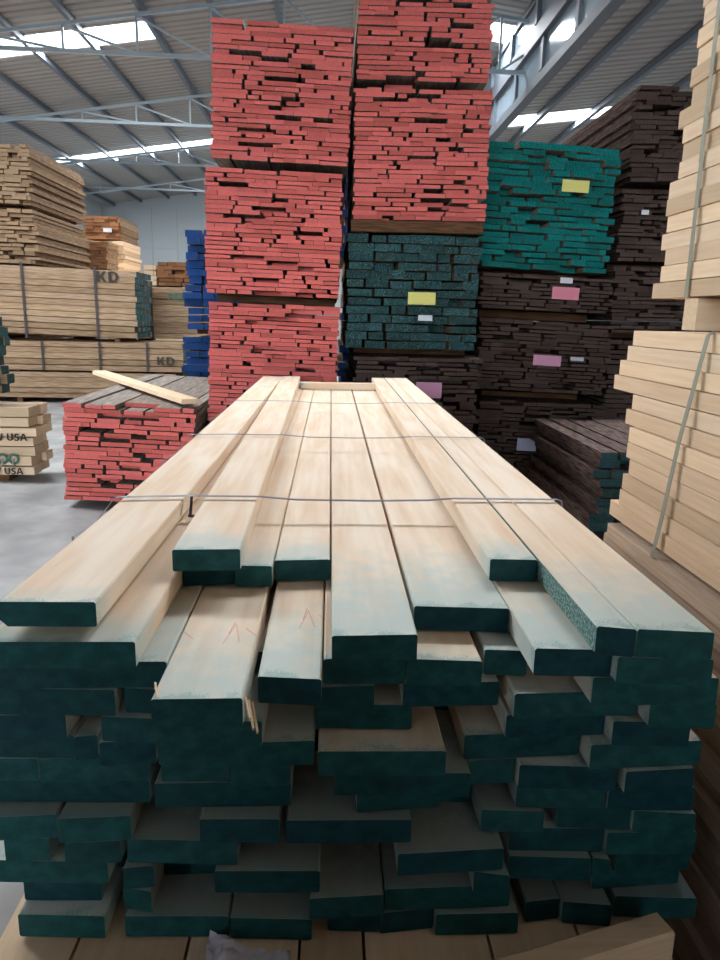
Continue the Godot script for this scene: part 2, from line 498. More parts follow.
func pale_pack_under() -> void:
	rng.seed = 77
	var p := base("pale_lumber_pack", Vector3(0, 0.09, -0.9), "low pack of unpainted pale boards under the green-ended pack", "lumber pack")
	for k in 7:
		var cuts := [-0.60, -0.453, -0.25, -0.045, 0.073, 0.307, 0.48, 0.64]
		for i in cuts.size() - 1:
			var sh := 0.0 if k == 6 else rng.randf_range(-0.03, 0.03)
			var o := put("board", K["cream"][rng.randi() % 4], p)
			o.position = Vector3((cuts[i] + cuts[i + 1]) / 2 + sh * 0.4, k * 0.047, rng.randf_range(-0.03, 0.0))
			o.scale = Vector3(cuts[i + 1] - cuts[i] - 0.006 - abs(sh) * 0.8, 0.0455, 4.4)
	for z in [-1.2, -3.0, -4.9]:
		var b := put(numbered("timber_bearer"), box(Vector3(-0.6, 0, -0.045), Vector3(0.62, 0.09, 0.045)), self, M.bearer)
		b.position = Vector3(0, 0, z)
		tag(b, "bearer on the floor beneath the pale bottom pack", "bearer", "bearers under the close packs")
	# loose plank in front of the pile
	var a := Vector3(0.612, 0.46, -1.063)
	var d := Vector3(-0.96, 0.0, 0.28).normalized()
	var bm := put("loose_plank", eased_board(0.05, 0.082, 0.75, M.cream_x, M.cream_z, 0.0, 0.0, 0.0, 0.004), self)
	bm.position = a + Vector3(0, -0.041, 0)
	bm.rotation.y = atan2(-d.x, -d.z)
	tag(bm, "loose pale plank lying aslant before the foot of the green-ended pack", "plank")
	# crumpled film
	var st := SurfaceTool.new()
	st.begin(Mesh.PRIMITIVE_TRIANGLES)
	var nz := FastNoiseLite.new()
	nz.seed = 9
	nz.frequency = 0.35
	var g := []
	for j in 9:
		for i in 15:
			var u := i / 14.0 - 0.5
			var v := j / 8.0 - 0.5
			var y: float = max(0.003, 0.016 + 0.03 * nz.get_noise_2d(i, j * 1.4) + (0.010 if (i + j) % 3 == 0 else 0.0))
			g.append(Vector3(u * 0.15 + 0.006 * nz.get_noise_2d(i * 2, 40 + j), y, v * 0.06 + u * 0.05 + 0.008 * nz.get_noise_2d(j * 2, 90 + i)))
	for j in 8:
		for i in 14:
			for s in [[0, 1, 15], [1, 16, 15]]:
				for q in s:
					st.add_vertex(g[j * 15 + i + q])
	st.generate_normals()
	var film := put("plastic_scrap", st.commit(), self, M.plastic)
	film.position = Vector3(-0.135, 0.419, -1.06)
	tag(film, "crumpled scrap of whitish plastic film on the pale bottom boards", "plastic scrap")

# ---------------------------------------------------------------- pale stack beside the close pack
func side_stack() -> void:
	rng.seed = 313
	var far_ends := [-2.031, -2.043, -2.07, -2.083, -1.939, -1.956, -1.901, -1.895, -1.869, -1.885, -1.882, -1.922]
	var p := base("cream_lumber_pack", Vector3(0.85, 1.024, 0), "strapped pack of cream planks, second from the top of its stack, beside the green-ended pack", "lumber pack", "")
	for k in 12:
		var top := 1.528 - 0.042 * k
		var x := 0.844 - 0.0053 * k + rng.randf_range(-0.004, 0.004)
		var wide := [0.21, 0.19, 0.23, 0.2, 0.22]
		for i in 5:
			var o := put("board", K["cream"][rng.randi() % 4], p)
			var z: float = far_ends[k] - (0.0 if i == 0 else rng.randf_range(-0.1, 0.05))
			o.position = Vector3(x + wide[i] / 2 - 0.85, top - 0.042 - 1.024, z + 3.3)
			o.scale = Vector3(wide[i] - 0.003, 0.042 * rng.randf_range(0.94, 0.985), 3.3)
			x += wide[i]
	for z in [-1.6, -0.2]:
		var s := put("strap", band([Vector3(1.05, 0.508, z), Vector3(0.0, 0.508, z), Vector3(-0.012, 0.500, z), Vector3(-0.048, 0.27, z), Vector3(-0.072, 0.05, z), Vector3(-0.082, -0.02, z)], Vector3(0, 0, 1), 0.016, 0.0015), p, M.green_strap)
		s.name = "strap"
	var q := base("cream_lumber_pack", Vector3(0.85, 1.612, 0), "topmost pack of cream planks with rough lower edges, on a stout bearer", "lumber pack", "")
	var ends2 := [-1.939, -1.90, -1.893, -1.927, -1.902, -1.907, -1.911, -1.86, -1.862, -1.862, -1.897, -1.844, -1.85, -1.838, -1.838, -1.82, -1.83, -1.80]
	for k in 18:
		var x := 0.85 + rng.randf_range(-0.004, 0.004)
		for i in 5:
			var o := put("board", K["cream"][rng.randi() % 4], q)
			o.position = Vector3(x + 0.105 - 0.85, k * 0.0405, ends2[k] + 3.1 - (0.0 if i == 0 else rng.randf_range(-0.1, 0.05)))
			o.scale = Vector3(0.207, 0.0405 * rng.randf_range(0.93, 0.99), 3.1)
			x += 0.21
	for z in [-1.74, -0.3]:
		put("strap", band([Vector3(1.05, 0.732, z), Vector3(0.0, 0.732, z), Vector3(-0.006, 0.728, z), Vector3(-0.007, 0.30, z), Vector3(-0.006, -0.003, z), Vector3(1.05, -0.003, z)], Vector3(0, 0, 1), 0.016, 0.0015), q, M.green_strap)
	for z in [-1.725, -0.5, 0.9]:
		var b := put(numbered("timber_bearer"), box(Vector3(0.0, 0, -0.032), Vector3(1.05, 0.073, 0.032)), self, M.cream_x)
		b.position = Vector3(0.852, 1.534, z)
		tag(b, "pale bearer between the two upper cream plank packs", "bearer", "bearers in the cream plank stack")
	var r := base("cream_lumber_pack", Vector3(0.78, 0.09, 0), "lowest pack of greyish cream planks, under the strapped cream pack", "lumber pack", "")
	for k in 21:
		var x := rng.randf_range(-0.02, 0.014)
		for i in 5:
			var o := put("board", K["ash"][rng.randi() % 4], r)
			o.position = Vector3(x + 0.105, k * 0.0436, -1.90 + 3.3 + rng.randf_range(-0.05, 0.03))
			o.scale = Vector3(0.207, 0.0436 * rng.randf_range(0.92, 0.985), 3.3)
			x += 0.21
	for z in [-1.7, -0.3, 1.1]:
		var b := put(numbered("timber_bearer"), box(Vector3(0.0, 0, -0.04), Vector3(1.05, 0.09, 0.04)), self, M.bearer)
		b.position = Vector3(0.79, 0, z)
		tag(b, "bearer on the floor beneath the cream plank stack", "bearer", "bearers under the cream plank stack")

# ---------------------------------------------------------------- the building
func roof_sheet(parent: Node3D, a: Vector2, b: Vector2, z0: float, z1: float) -> void:
	# ribbed sheet from a to b (x, y) between z0 and z1 (z0 > z1), flat on top
	var st := SurfaceTool.new()
	st.begin(Mesh.PRIMITIVE_TRIANGLES)
	var up := Vector3(-(b.y - a.y), b.x - a.x, 0).normalized()
	var z := z0
	var low := true
	while z > z1 + 0.001:
		var d: float = min(z - z1, 0.05 if not low else 0.15)
		var e: float = min(z - z1 - d, 0.03)
		var ya := 0.0 if low else 0.032
		var yb := 0.032 if low else 0.0
		var A := Vector3(a.x, a.y, 0)
		var B := Vector3(b.x, b.y, 0)
		quad(st, A + up * ya + Vector3(0, 0, z), B + up * ya + Vector3(0, 0, z), B + up * ya + Vector3(0, 0, z - d), A + up * ya + Vector3(0, 0, z - d), -up)
		quad(st, A + up * ya + Vector3(0, 0, z - d), B + up * ya + Vector3(0, 0, z - d), B + up * yb + Vector3(0, 0, z - d - e), A + up * yb + Vector3(0, 0, z - d - e), (-up + Vector3(0, 0, -0.9 if low else 0.9)).normalized())
		z -= d + e
		low = not low
	var T := up * 0.1
	var A0 := Vector3(a.x, a.y, z0)
	var B0 := Vector3(b.x, b.y, z0)
	var A1 := Vector3(a.x, a.y, z1)
	var B1 := Vector3(b.x, b.y, z1)
	quad(st, A0 + T, B0 + T, B1 + T, A1 + T, up)
	quad(st, A0, B0, B0 + T, A0 + T, Vector3(0, 0, 1))
	quad(st, A1, B1, B1 + T, A1 + T, Vector3(0, 0, -1))
	quad(st, A0, A1, A1 + T, A0 + T, Vector3(-1, 0, 0))
	quad(st, B0, B1, B1 + T, B0 + T, Vector3(1, 0, 0))
	put("roof_sheet", st.commit(), parent, M.roof)

func slope_y(x: float) -> float:
	if x > 3.9:
		return 5.89 + 0.12 * (x - 3.9)
	return 8.14 - 0.145 * abs(x - 0.5)

const STRIPS := [-6.8, -17.0, -27.2]      # near edges of the skylight rows

func building() -> void:
	var fl := structure("floor")
	put("concrete_slab", box(Vector3(-11.4, -0.3, -37), Vector3(16.4, 0.0, 12.4)), fl, M.floor)
	var outside := structure("ground_outside")
	put("yard", box(Vector3(-60, -0.5, -80), Vector3(60, -0.32, 70)), outside, M.floor)
	# walls, ribbed bands on the back
	var wb := structure("wall_back")
	put("wall_core", box(Vector3(-11.4, 0, -37), Vector3(16.4, 8.4, -36.7)), wb, M.wall)
	for band_y in [[0.0, 1.9, 0.05], [1.95, 3.4, 0.03], [3.45, 4.5, 0.06], [4.55, 6.4, 0.03]]:
		for i in 13:
			put("wall_panel", box(Vector3(-11.0 + i * 1.2, band_y[0], -36.7), Vector3(-9.83 + i * 1.2, band_y[1], -36.7 + band_y[2])), wb, M.wall)
	var wl := structure("wall_left")
	put("wall_core", box(Vector3(-11.3, 0, -36.7), Vector3(-11.0, 6.6, 12.0)), wl, M.wall)
	var wr := structure("wall_right")
	put("wall_core", box(Vector3(16.0, 0, -36.7), Vector3(16.3, 7.6, 12.0)), wr, M.wall)
	var wf := structure("wall_front")
	put("wall_core", box(Vector3(-11.3, 0, 12.0), Vector3(-9.0, 8.4, 12.3)), wf, M.wall)
	put("wall_core", box(Vector3(-9.0, 5.6, 12.0), Vector3(3.5, 8.4, 12.3)), wf, M.wall)
	put("wall_core", box(Vector3(3.5, 0, 12.0), Vector3(16.3, 8.4, 12.3)), wf, M.wall)
	# roof between the skylight rows
	var ce := structure("ceiling")
	var zs := 12.3
	var all := STRIPS.duplicate()
	for s in all:
		roof_sheet(ce, Vector2(-11.3, slope_y(-11.3)), Vector2(0.5, slope_y(0.5)), zs, s)
		roof_sheet(ce, Vector2(0.5, slope_y(0.5)), Vector2(3.95, slope_y(3.9)), zs, s)
		roof_sheet(ce, Vector2(3.9, slope_y(3.901)), Vector2(16.3, slope_y(16.3)), zs, s)
		# the solid part of the row
		roof_sheet(ce, Vector2(-11.3, slope_y(-11.3)), Vector2(-9.9, slope_y(-9.9)), s, s - 1.05)
		roof_sheet(ce, Vector2(-3.8, slope_y(-3.8)), Vector2(0.5, slope_y(0.5)), s, s - 1.05)
		roof_sheet(ce, Vector2(0.5, slope_y(0.5)), Vector2(1.3, slope_y(1.3)), s, s - 1.05)
		roof_sheet(ce, Vector2(7.4, slope_y(7.4)), Vector2(16.3, slope_y(16.3)), s, s - 1.05)
		zs = s - 1.05
	roof_sheet(ce, Vector2(-11.3, slope_y(-11.3)), Vector2(0.5, slope_y(0.5)), zs, -37)
	roof_sheet(ce, Vector2(0.5, slope_y(0.5)), Vector2(3.95, slope_y(3.9)), zs, -37)
	roof_sheet(ce, Vector2(3.9, slope_y(3.901)), Vector2(16.3, slope_y(16.3)), zs, -37)
	for x in [-10.35, -9.08, -7.79, -6.5, -5.27, -3.82, -2.5, -1.2, 0.5, 1.7, 2.9, 4.49, 5.69, 6.9, 8.1, 9.3, 10.6, 12.0, 13.4, 14.8]:
		var deep := 0.17 if x > -4.0 and x < -3.7 else 0.12
		put("purlin", box(Vector3(x - 0.045, slope_y(x) - 0.02 - deep, -36.7), Vector3(x + 0.045, slope_y(x) - 0.02, 12.0)), ce, M.purlin)
	# the skylight rows: glowing sheets with a light of their size below
	var n := 0
	for s in STRIPS:
		for e in [[-9.9, -3.8], [1.3, 3.85], [3.95, 7.4]]:
			n += 1
			var w := structure("window_%d" % n)
			var a := Vector2(e[0], slope_y(e[0] + 0.001))
			var b := Vector2(e[1], slope_y(e[1] - 0.001 if e[1] < 3.9 else e[1]))
			var parts := 5 if e[0] < -5 else 3
			for i in parts:
				var p0 := a.lerp(b, float(i) / parts + 0.004)
				var p1 := a.lerp(b, float(i + 1) / parts - 0.004)
				put("sheet", bar(Vector3(p0.x, p0.y + 0.03, s - 0.525), Vector3(p1.x, p1.y + 0.03, s - 0.525), 1.05, 0.02), w, M.panel)
			var l := AreaLight3D.new()
			l.name = "daylight"
			l.area_size = Vector2((b - a).length(), 1.0)
			l.area_normalize_energy = true
			l.light_energy = SKYLIGHT * (b - a).length()
			l.light_color = Color(0.96, 0.98, 1.0)
			l.shadow_enabled = true
			l.area_range = 60.0
			l.area_attenuation = 2.0
			w.add_child(l)
			l.position = Vector3((a.x + b.x) / 2, (a.y + b.y) / 2 - 0.03, s - 0.525)
			l.rotation = Vector3(-PI / 2, 0, 0)
			l.rotate(Vector3(0, 0, 1), atan2(b.y - a.y, b.x - a.x))
	# trusses of the main bay
	var marks := ["fourth", "third", "second", "first"]
	var zt := [-16.0, -21.5, -27.0, -32.5]
	for i in 4:
		var z: float = zt[i]
		var t := base("roof_truss", Vector3(0, 0, z), "pale blue steel roof truss, %s from the grey back wall" % marks[i], "roof truss", "trusses across the main bay")
		put("bottom_chord", bar(Vector3(-11, 6.62, 0), Vector3(3.9, 6.45, 0), 0.07, 0.07), t, M.steel)
		put("top_chord", bar(Vector3(-11, slope_y(-11) - 0.24, 0), Vector3(0.5, 7.88, 0), 0.06), t, M.steel)
		put("top_chord", bar(Vector3(0.5, 7.88, 0), Vector3(3.9, slope_y(3.9) - 0.26, 0), 0.06), t, M.steel)
		var x := -9.7
		while x < 3.5:
			var yc := 6.62 - 0.0114 * (x + 11)
			put("web_post", bar(Vector3(x, yc, 0), Vector3(x, slope_y(x) - 0.26, 0), 0.04), t, M.steel)
			if x < 0.4:
				put("web_diagonal", bar(Vector3(x + 1.45, yc, 0), Vector3(x, slope_y(x) - 0.28, 0), 0.04), t, M.steel)
			else:
				put("web_diagonal", bar(Vector3(x, yc, 0), Vector3(x + 1.4, slope_y(min(x + 1.4, 3.88)) - 0.28, 0), 0.04), t, M.steel)
			x += 1.45
	# clerestory girder between the bays
	var g := structure("wall_clerestory", Vector3(3.9, 0, 0))
	g.set_meta("label", "long grey steel girder with two rows of panes between the roof bays")
	for c in [[5.9, 6.08, 0.12], [6.68, 7.02, 0.14], [7.5, 7.62, 0.12]]:
		put("chord", box(Vector3(-c[2] / 2, c[0], -36.7), Vector3(c[2] / 2, c[1], 12.0)), g, M.girder)
	put("flange", box(Vector3(-0.1, 5.86, -36.7), Vector3(0.1, 5.9, 12.0)), g, M.girder)
	put("flange", box(Vector3(-0.11, 6.65, -36.7), Vector3(0.11, 6.68, 12.0)), g, M.girder)
	var zp := 11.4
	while zp > -36.0:
		put("post", box(Vector3(-0.07, 6.08, zp - 0.08), Vector3(0.07, 6.68, zp + 0.08)), g, M.purlin)
		put("post", box(Vector3(-0.09, 7.02, zp - 0.58), Vector3(0.09, 7.5, zp - 0.42)), g, M.purlin)
		put("pane", box(Vector3(-0.012, 6.08, zp - 1.92), Vector3(0.012, 6.68, zp - 0.08)), g, M.pane)
		put("pane", box(Vector3(-0.012, 7.02, zp - 2.42), Vector3(0.012, 7.5, zp - 0.58)), g, M.pane)
		zp -= 2.0
	for z in [8.0, -22.0, -32.0]:
		var c := put(numbered("steel_column"), box(Vector3(3.78, 0, z - 0.12), Vector3(4.02, 5.86, z + 0.12)), self, M.girder)
		tag(c, "grey steel column under the clerestory girder", "column", "columns under the girder")

# ---------------------------------------------------------------- towers
func towers() -> void:
	var red := {"kind": "red", "bw": [0.06, 0.30], "hollow": 0.15, "gap": 0.42, "thin": 0.76, "len": 2.4, "jz": 0.03, "edge": 0.012}
	var P := func(src: Dictionary, more: Dictionary) -> Node3D:
		var d := src.duplicate()
		d.merge(more, true)
		return pack(d)
	var one := "bearers between the all-red tower's packs"
	P.call(red, {"called": "red_ended_lumber_pack", "label": "topmost red-ended pack of the tower that is red all the way", "at": Vector3(-0.412, 2.705, -6.0), "w": 1.05, "h": 0.97, "layers": 29, "seed": 11, "roll": -1.6})
	P.call(red, {"called": "red_ended_lumber_pack", "label": "second pack down of the tower that is red all the way", "at": Vector3(-0.475, 1.70, -5.97), "w": 1.06, "h": 0.94, "layers": 28, "seed": 12, "roll": -1.4})
	P.call(red, {"called": "red_ended_lumber_pack", "label": "third pack down of the all-red tower, right behind the green-ended pack", "at": Vector3(-0.485, 0.665, -6.0), "w": 1.05, "h": 0.97, "layers": 29, "seed": 13, "roll": -1.5})
	P.call(red, {"called": "red_ended_lumber_pack", "label": "bottom pack of the all-red tower, mostly hidden by the green-ended pack", "at": Vector3(-0.475, 0.09, -6.0), "w": 1.07, "h": 0.5, "layers": 11, "seed": 14, "roll": 0.0})
	bearers(Vector3(-0.42, 2.645, -6.0), 0.98, 0.058, 2.4, -1.5, "dark bearer under the topmost all-red pack", one)
	bearers(Vector3(-0.47, 1.642, -5.97), 1.0, 0.055, 2.4, -1.5, "dark bearer under the second all-red pack", one)
	bearers(Vector3(-0.475, 0.60, -6.0), 1.0, 0.055, 2.4, -1.0, "dark bearer under the third all-red pack", one)
	bearers(Vector3(-0.475, 0.0, -6.0), 1.0, 0.09, 2.4, 0.0, "floor bearer under the all-red tower", one)
	# red over green
	P.call(red, {"called": "red_ended_lumber_pack", "label": "red-ended pack at the very top, over another red pack over green ends", "at": Vector3(0.69, 3.33, -6.05), "w": 1.02, "h": 0.95, "layers": 28, "seed": 15, "roll": 0.2})
	P.call(red, {"called": "red_ended_lumber_pack", "label": "red-ended pack standing on brown bearers directly above the green-ended pack", "at": Vector3(0.70, 2.31, -6.05), "w": 1.06, "h": 0.965, "layers": 28, "seed": 16, "roll": 0.4})
	bearers(Vector3(0.69, 3.276, -6.05), 1.0, 0.05, 2.4, 0.3, "dark bearer between the two red packs above green ends", "bearers of the red over green tower")
	bearers(Vector3(0.68, 2.215, -5.62), 1.06, 0.085, 2.5, 0.2, "reddish brown bearer between red pack and green-ended pack", "bearers of the red over green tower")
	var gp: Node3D = P.call({"kind": "deep", "bw": [0.10, 0.22], "hollow": 0.10, "gap": 0.45, "thin": 0.72, "len": 2.4, "jz": 0.1, "edge": 0.015}, {"called": "green_ended_board_pack", "label": "dark green ended thick-board pack with a yellow tag, under red packs", "at": Vector3(0.675, 1.29, -6.1), "w": 1.09, "h": 0.92, "layers": 13, "seed": 17, "roll": -0.3})
	paper(gp, Vector3(0.743, 1.704, -6.085), Vector2(0.228, 0.099), M.yellow, "paper_tag", "yellow paper tag")
	paper(gp, Vector3(0.778, 1.548, -6.085), Vector2(0.119, 0.046), M.white, "paper_tag", "small white paper tag")
	var dark := {"kind": "dark", "bw": [0.08, 0.26], "hollow": 0.16, "gap": 0.45, "thin": 0.66, "len": 2.5, "jz": 0.07, "edge": 0.03}
	var gr: Node3D = P.call(dark, {"called": "dark_lumber_pack", "label": "dark grey pack with a pink tag at the foot of the red and green tower", "at": Vector3(0.72, 0.09, -6.1), "w": 1.06, "h": 1.135, "layers": 31, "seed": 18, "roll": -0.6})
	paper(gr, Vector3(0.832, 0.953, -6.085), Vector2(0.219, 0.132), M.pink, "paper_tag", "pink paper tag")
	bearers(Vector3(0.70, 1.232, -6.1), 1.0, 0.05, 2.4, -0.4, "dark bearer below the green-ended thick-board pack", "bearers of the red over green tower")
	bearers(Vector3(0.72, 0.0, -6.1), 1.0, 0.085, 2.4, 0.0, "floor bearer under the dark grey pack", "bearers of the red over green tower")
	# teal over brown
	var tp: Node3D = P.call({"kind": "teal", "bw": [0.10, 0.24], "hollow": 0.12, "gap": 0.4, "thin": 0.68, "len": 2.4, "jz": 0.1, "edge": 0.03}, {"called": "teal_ended_lumber_pack", "label": "bright teal ended pack with a yellow tag on dark brown packs", "at": Vector3(1.885, 1.99, -6.6), "w": 1.16, "h": 1.05, "layers": 20, "seed": 19, "roll": -2.0})
	paper(tp, Vector3(2.108, 2.69, -6.585), Vector2(0.238, 0.10), M.yellow, "paper_tag", "yellow paper tag")
	var a: Node3D = P.call(dark, {"called": "dark_lumber_pack", "label": "thin dark brown pack with a rose tag right beneath the teal pack", "at": Vector3(1.93, 1.635, -6.6), "w": 1.18, "h": 0.31, "layers": 9, "seed": 20, "roll": -1.6})
	paper(a, Vector3(2.096, 1.788, -6.585), Vector2(0.246, 0.108), M.rose, "paper_tag", "rose pink paper tag")
	paper(a, Vector3(2.095, 1.900, -6.585), Vector2(0.113, 0.049), M.white, "paper_tag", "small white paper tag")
	var b: Node3D = P.call(dark, {"called": "dark_lumber_pack", "label": "dark brown pack with a pink and a white tag, second below teal", "at": Vector3(1.94, 0.90, -6.6), "w": 1.20, "h": 0.64, "layers": 18, "seed": 21, "roll": -2.2})
	paper(b, Vector3(1.975, 1.191, -6.585), Vector2(0.258, 0.095), M.pink, "paper_tag", "pink paper tag")
	paper(b, Vector3(2.251, 1.21, -6.585), Vector2(0.124, 0.034), M.white, "paper_tag", "small white paper tag")
	var c: Node3D = P.call(dark, {"called": "dark_lumber_pack", "label": "bottom dark brown pack with a bluish white tag, third below teal", "at": Vector3(1.96, 0.09, -6.6), "w": 1.19, "h": 0.71, "layers": 20, "seed": 22, "roll": -1.2})
	paper(c, Vector3(1.879, 0.409, -6.585), Vector2(0.256, 0.12), M.lilac, "paper_tag", "bluish white paper tag")
	paper(c, Vector3(2.20, 0.608, -6.585), Vector2(0.128, 0.055), M.white, "paper_tag", "small white paper tag")
	paper(c, Vector3(2.0, 0.575, -6.585), Vector2(0.03, 0.035), M.white, "paper_tag", "scrap of white paper")
	var two := "bearers of the teal and brown tower"
	bearers(Vector3(1.9, 1.948, -6.6), 1.05, 0.035, 2.4, -1.8, "dark bearer under the teal-ended pack", two)
	bearers(Vector3(1.93, 1.555, -6.6), 1.05, 0.07, 2.4, -2.0, "dark bearer under the thin dark brown pack", two)
	bearers(Vector3(1.95, 0.81, -6.6), 0.95, 0.045, 2.4, -1.7, "dark bearer over the bottom dark brown pack", two)
	bearers(Vector3(1.96, 0.0, -6.6), 1.0, 0.07, 2.4, 0.0, "floor bearer under the teal and brown tower", two)
	# tall dark tower
	var t4: Node3D = P.call(dark, {"called": "dark_lumber_pack", "label": "topmost pack of the tall dark weathered tower behind cream planks", "at": Vector3(3.22, 2.80, -6.8), "w": 1.1, "h": 0.79, "layers": 20, "seed": 23, "roll": 1.0})
	t4.rotation_degrees.y = 0.0
	var t5: Node3D = P.call(dark, {"called": "dark_lumber_pack", "label": "second pack down of the tall dark weathered tower, with a white scrap", "at": Vector3(3.18, 2.10, -6.8), "w": 1.1, "h": 0.62, "layers": 17, "seed": 24})
	paper(t5, Vector3(2.828, 2.521, -6.785), Vector2(0.069, 0.041), M.white, "paper_tag", "white scrap of paper")
	P.call(dark, {"called": "dark_lumber_pack", "label": "third pack down of the tall dark weathered tower", "at": Vector3(3.18, 1.45, -6.8), "w": 1.1, "h": 0.60, "layers": 16, "seed": 25})
	P.call(dark, {"called": "dark_lumber_pack", "label": "bottom pack of the tall dark weathered tower", "at": Vector3(3.18, 0.09, -6.8), "w": 1.1, "h": 1.30, "layers": 28, "seed": 26})
	var three := "bearers of the tall dark tower"
	bearers(Vector3(3.2, 2.725, -6.8), 1.0, 0.07, 2.4, 0.5, "dark bearer under the tall dark tower's topmost pack", three)
	bearers(Vector3(3.18, 2.052, -6.8), 1.0, 0.046, 2.4, 0.0, "dark bearer under the tall dark tower's second pack", three)
	bearers(Vector3(3.18, 1.395, -6.8), 1.0, 0.052, 2.4, 0.0, "dark bearer under the tall dark tower's third pack", three)
	bearers(Vector3(3.18, 0.0, -6.8), 1.0, 0.088, 2.4, 0.0, "floor bearer under the tall dark tower", three)
	P.call({"kind": "dusk", "bw": [0.10, 0.24], "hollow": 0.05, "gap": 0.3, "thin": 0.8, "len": 1.7, "jz": 0.07, "edge": 0.035}, {"called": "green_ended_board_pack", "label": "low dark green ended pack on the floor behind the cream plank stack", "at": Vector3(2.42, 0.09, -4.8), "w": 1.1, "h": 0.59, "layers": 9, "seed": 27})
	bearers(Vector3(2.42, 0.0, -4.8), 1.0, 0.088, 1.7, 0.0, "floor bearer under the low green-ended pack", "bearers of the low green pack")
	# low red pack with weathered top
	P.call(red, {"called": "red_ended_lumber_pack", "label": "low red-ended pack on the floor with a grey weathered top", "at": Vector3(-1.61, 0.045, -5.7), "w": 1.02, "h": 0.785, "layers": 21, "seed": 28, "roll": -2.2, "len": 2.85})
	bearers(Vector3(-1.61, 0.0, -5.75), 0.95, 0.024, 2.8, 0.0, "floor bearer under the low red-ended pack", "bearers of the low red pack")
	var s := put("pale_plank", eased_board(0.14, 0.04, 2.45, M.cream_z, M.cream_z), self)
	s.position = Vector3(-1.12, 0.84, -5.80)
	s.rotation.y = atan2(1.25, 1.9)
	s.rotation_degrees.x = 1.2
	tag(s, "single pale plank lying aslant on top of the low red pack", "plank")
	# blue ends that peep out behind the red towers
	var blue := {"kind": "blue", "bw": [0.12, 0.24], "gap": 0.3, "thin": 0.75, "len": 2.2, "jz": 0.1, "edge": 0.04}
	P.call(blue, {"called": "blue_ended_lumber_pack", "label": "lower blue-ended pack behind the low red pack", "at": Vector3(-1.17, 0.09, -8.75), "w": 1.13, "h": 1.2, "layers": 14, "seed": 29})
	P.call(blue, {"called": "blue_ended_lumber_pack", "label": "upper blue-ended pack peeping out beside the all-red tower", "at": Vector3(-1.14, 1.36, -8.75), "w": 1.13, "h": 1.14, "layers": 13, "seed": 30})
	P.call(blue, {"called": "blue_ended_lumber_pack", "label": "bottom blue-ended pack hidden behind the red over green tower", "at": Vector3(0.66, 0.09, -8.75), "w": 1.1, "h": 1.5, "layers": 16, "seed": 31})
	P.call(blue, {"called": "blue_ended_lumber_pack", "label": "blue-ended pack glimpsed in the slit between the two red towers", "at": Vector3(0.66, 1.66, -8.75), "w": 1.1, "h": 1.57, "layers": 17, "seed": 32})
	bearers(Vector3(-1.17, 0.0, -8.75), 1.0, 0.088, 2.2, 0.0, "floor bearer under the blue packs beside the all-red tower", "bearers of the blue packs")
	bearers(Vector3(-1.15, 1.30, -8.75), 1.0, 0.058, 2.2, 0.0, "bearer between the blue packs beside the all-red tower", "bearers of the blue packs")
	bearers(Vector3(0.75, 0.0, -8.75), 1.0, 0.088, 2.2, 0.0, "floor bearer under the hidden blue pack", "bearers of the blue packs")
	bearers(Vector3(0.73, 1.60, -8.75), 1.0, 0.058, 2.2, 0.0, "bearer between the blue packs behind the slit", "bearers of the blue packs")

# ---------------------------------------------------------------- unseen pack added behind the camera to shade the near pile
func added_shade_packs() -> void:
	for q in [[0.09, 1.7, 71, "wide"]]:
		pack({"called": "dark_lumber_pack", "label": "%s dark brown pack added unseen behind the camera to shade the green-ended pack" % q[3], "kind": "dark", "at": Vector3(-0.38, q[0], 2.6), "w": 2.0, "h": q[1], "len": 1.7, "layers": 12, "bw": [0.3, 0.5], "seed": q[2]})
		bearers(Vector3(-0.38, q[0] - 0.06 if q[0] > 1.0 else 0.0, 2.6), 1.9, 0.055 if q[0] > 1.0 else 0.088, 1.7, 0.0, "bearer under the %s added shading pack behind the camera" % q[3], "bearers of the added shading pack")

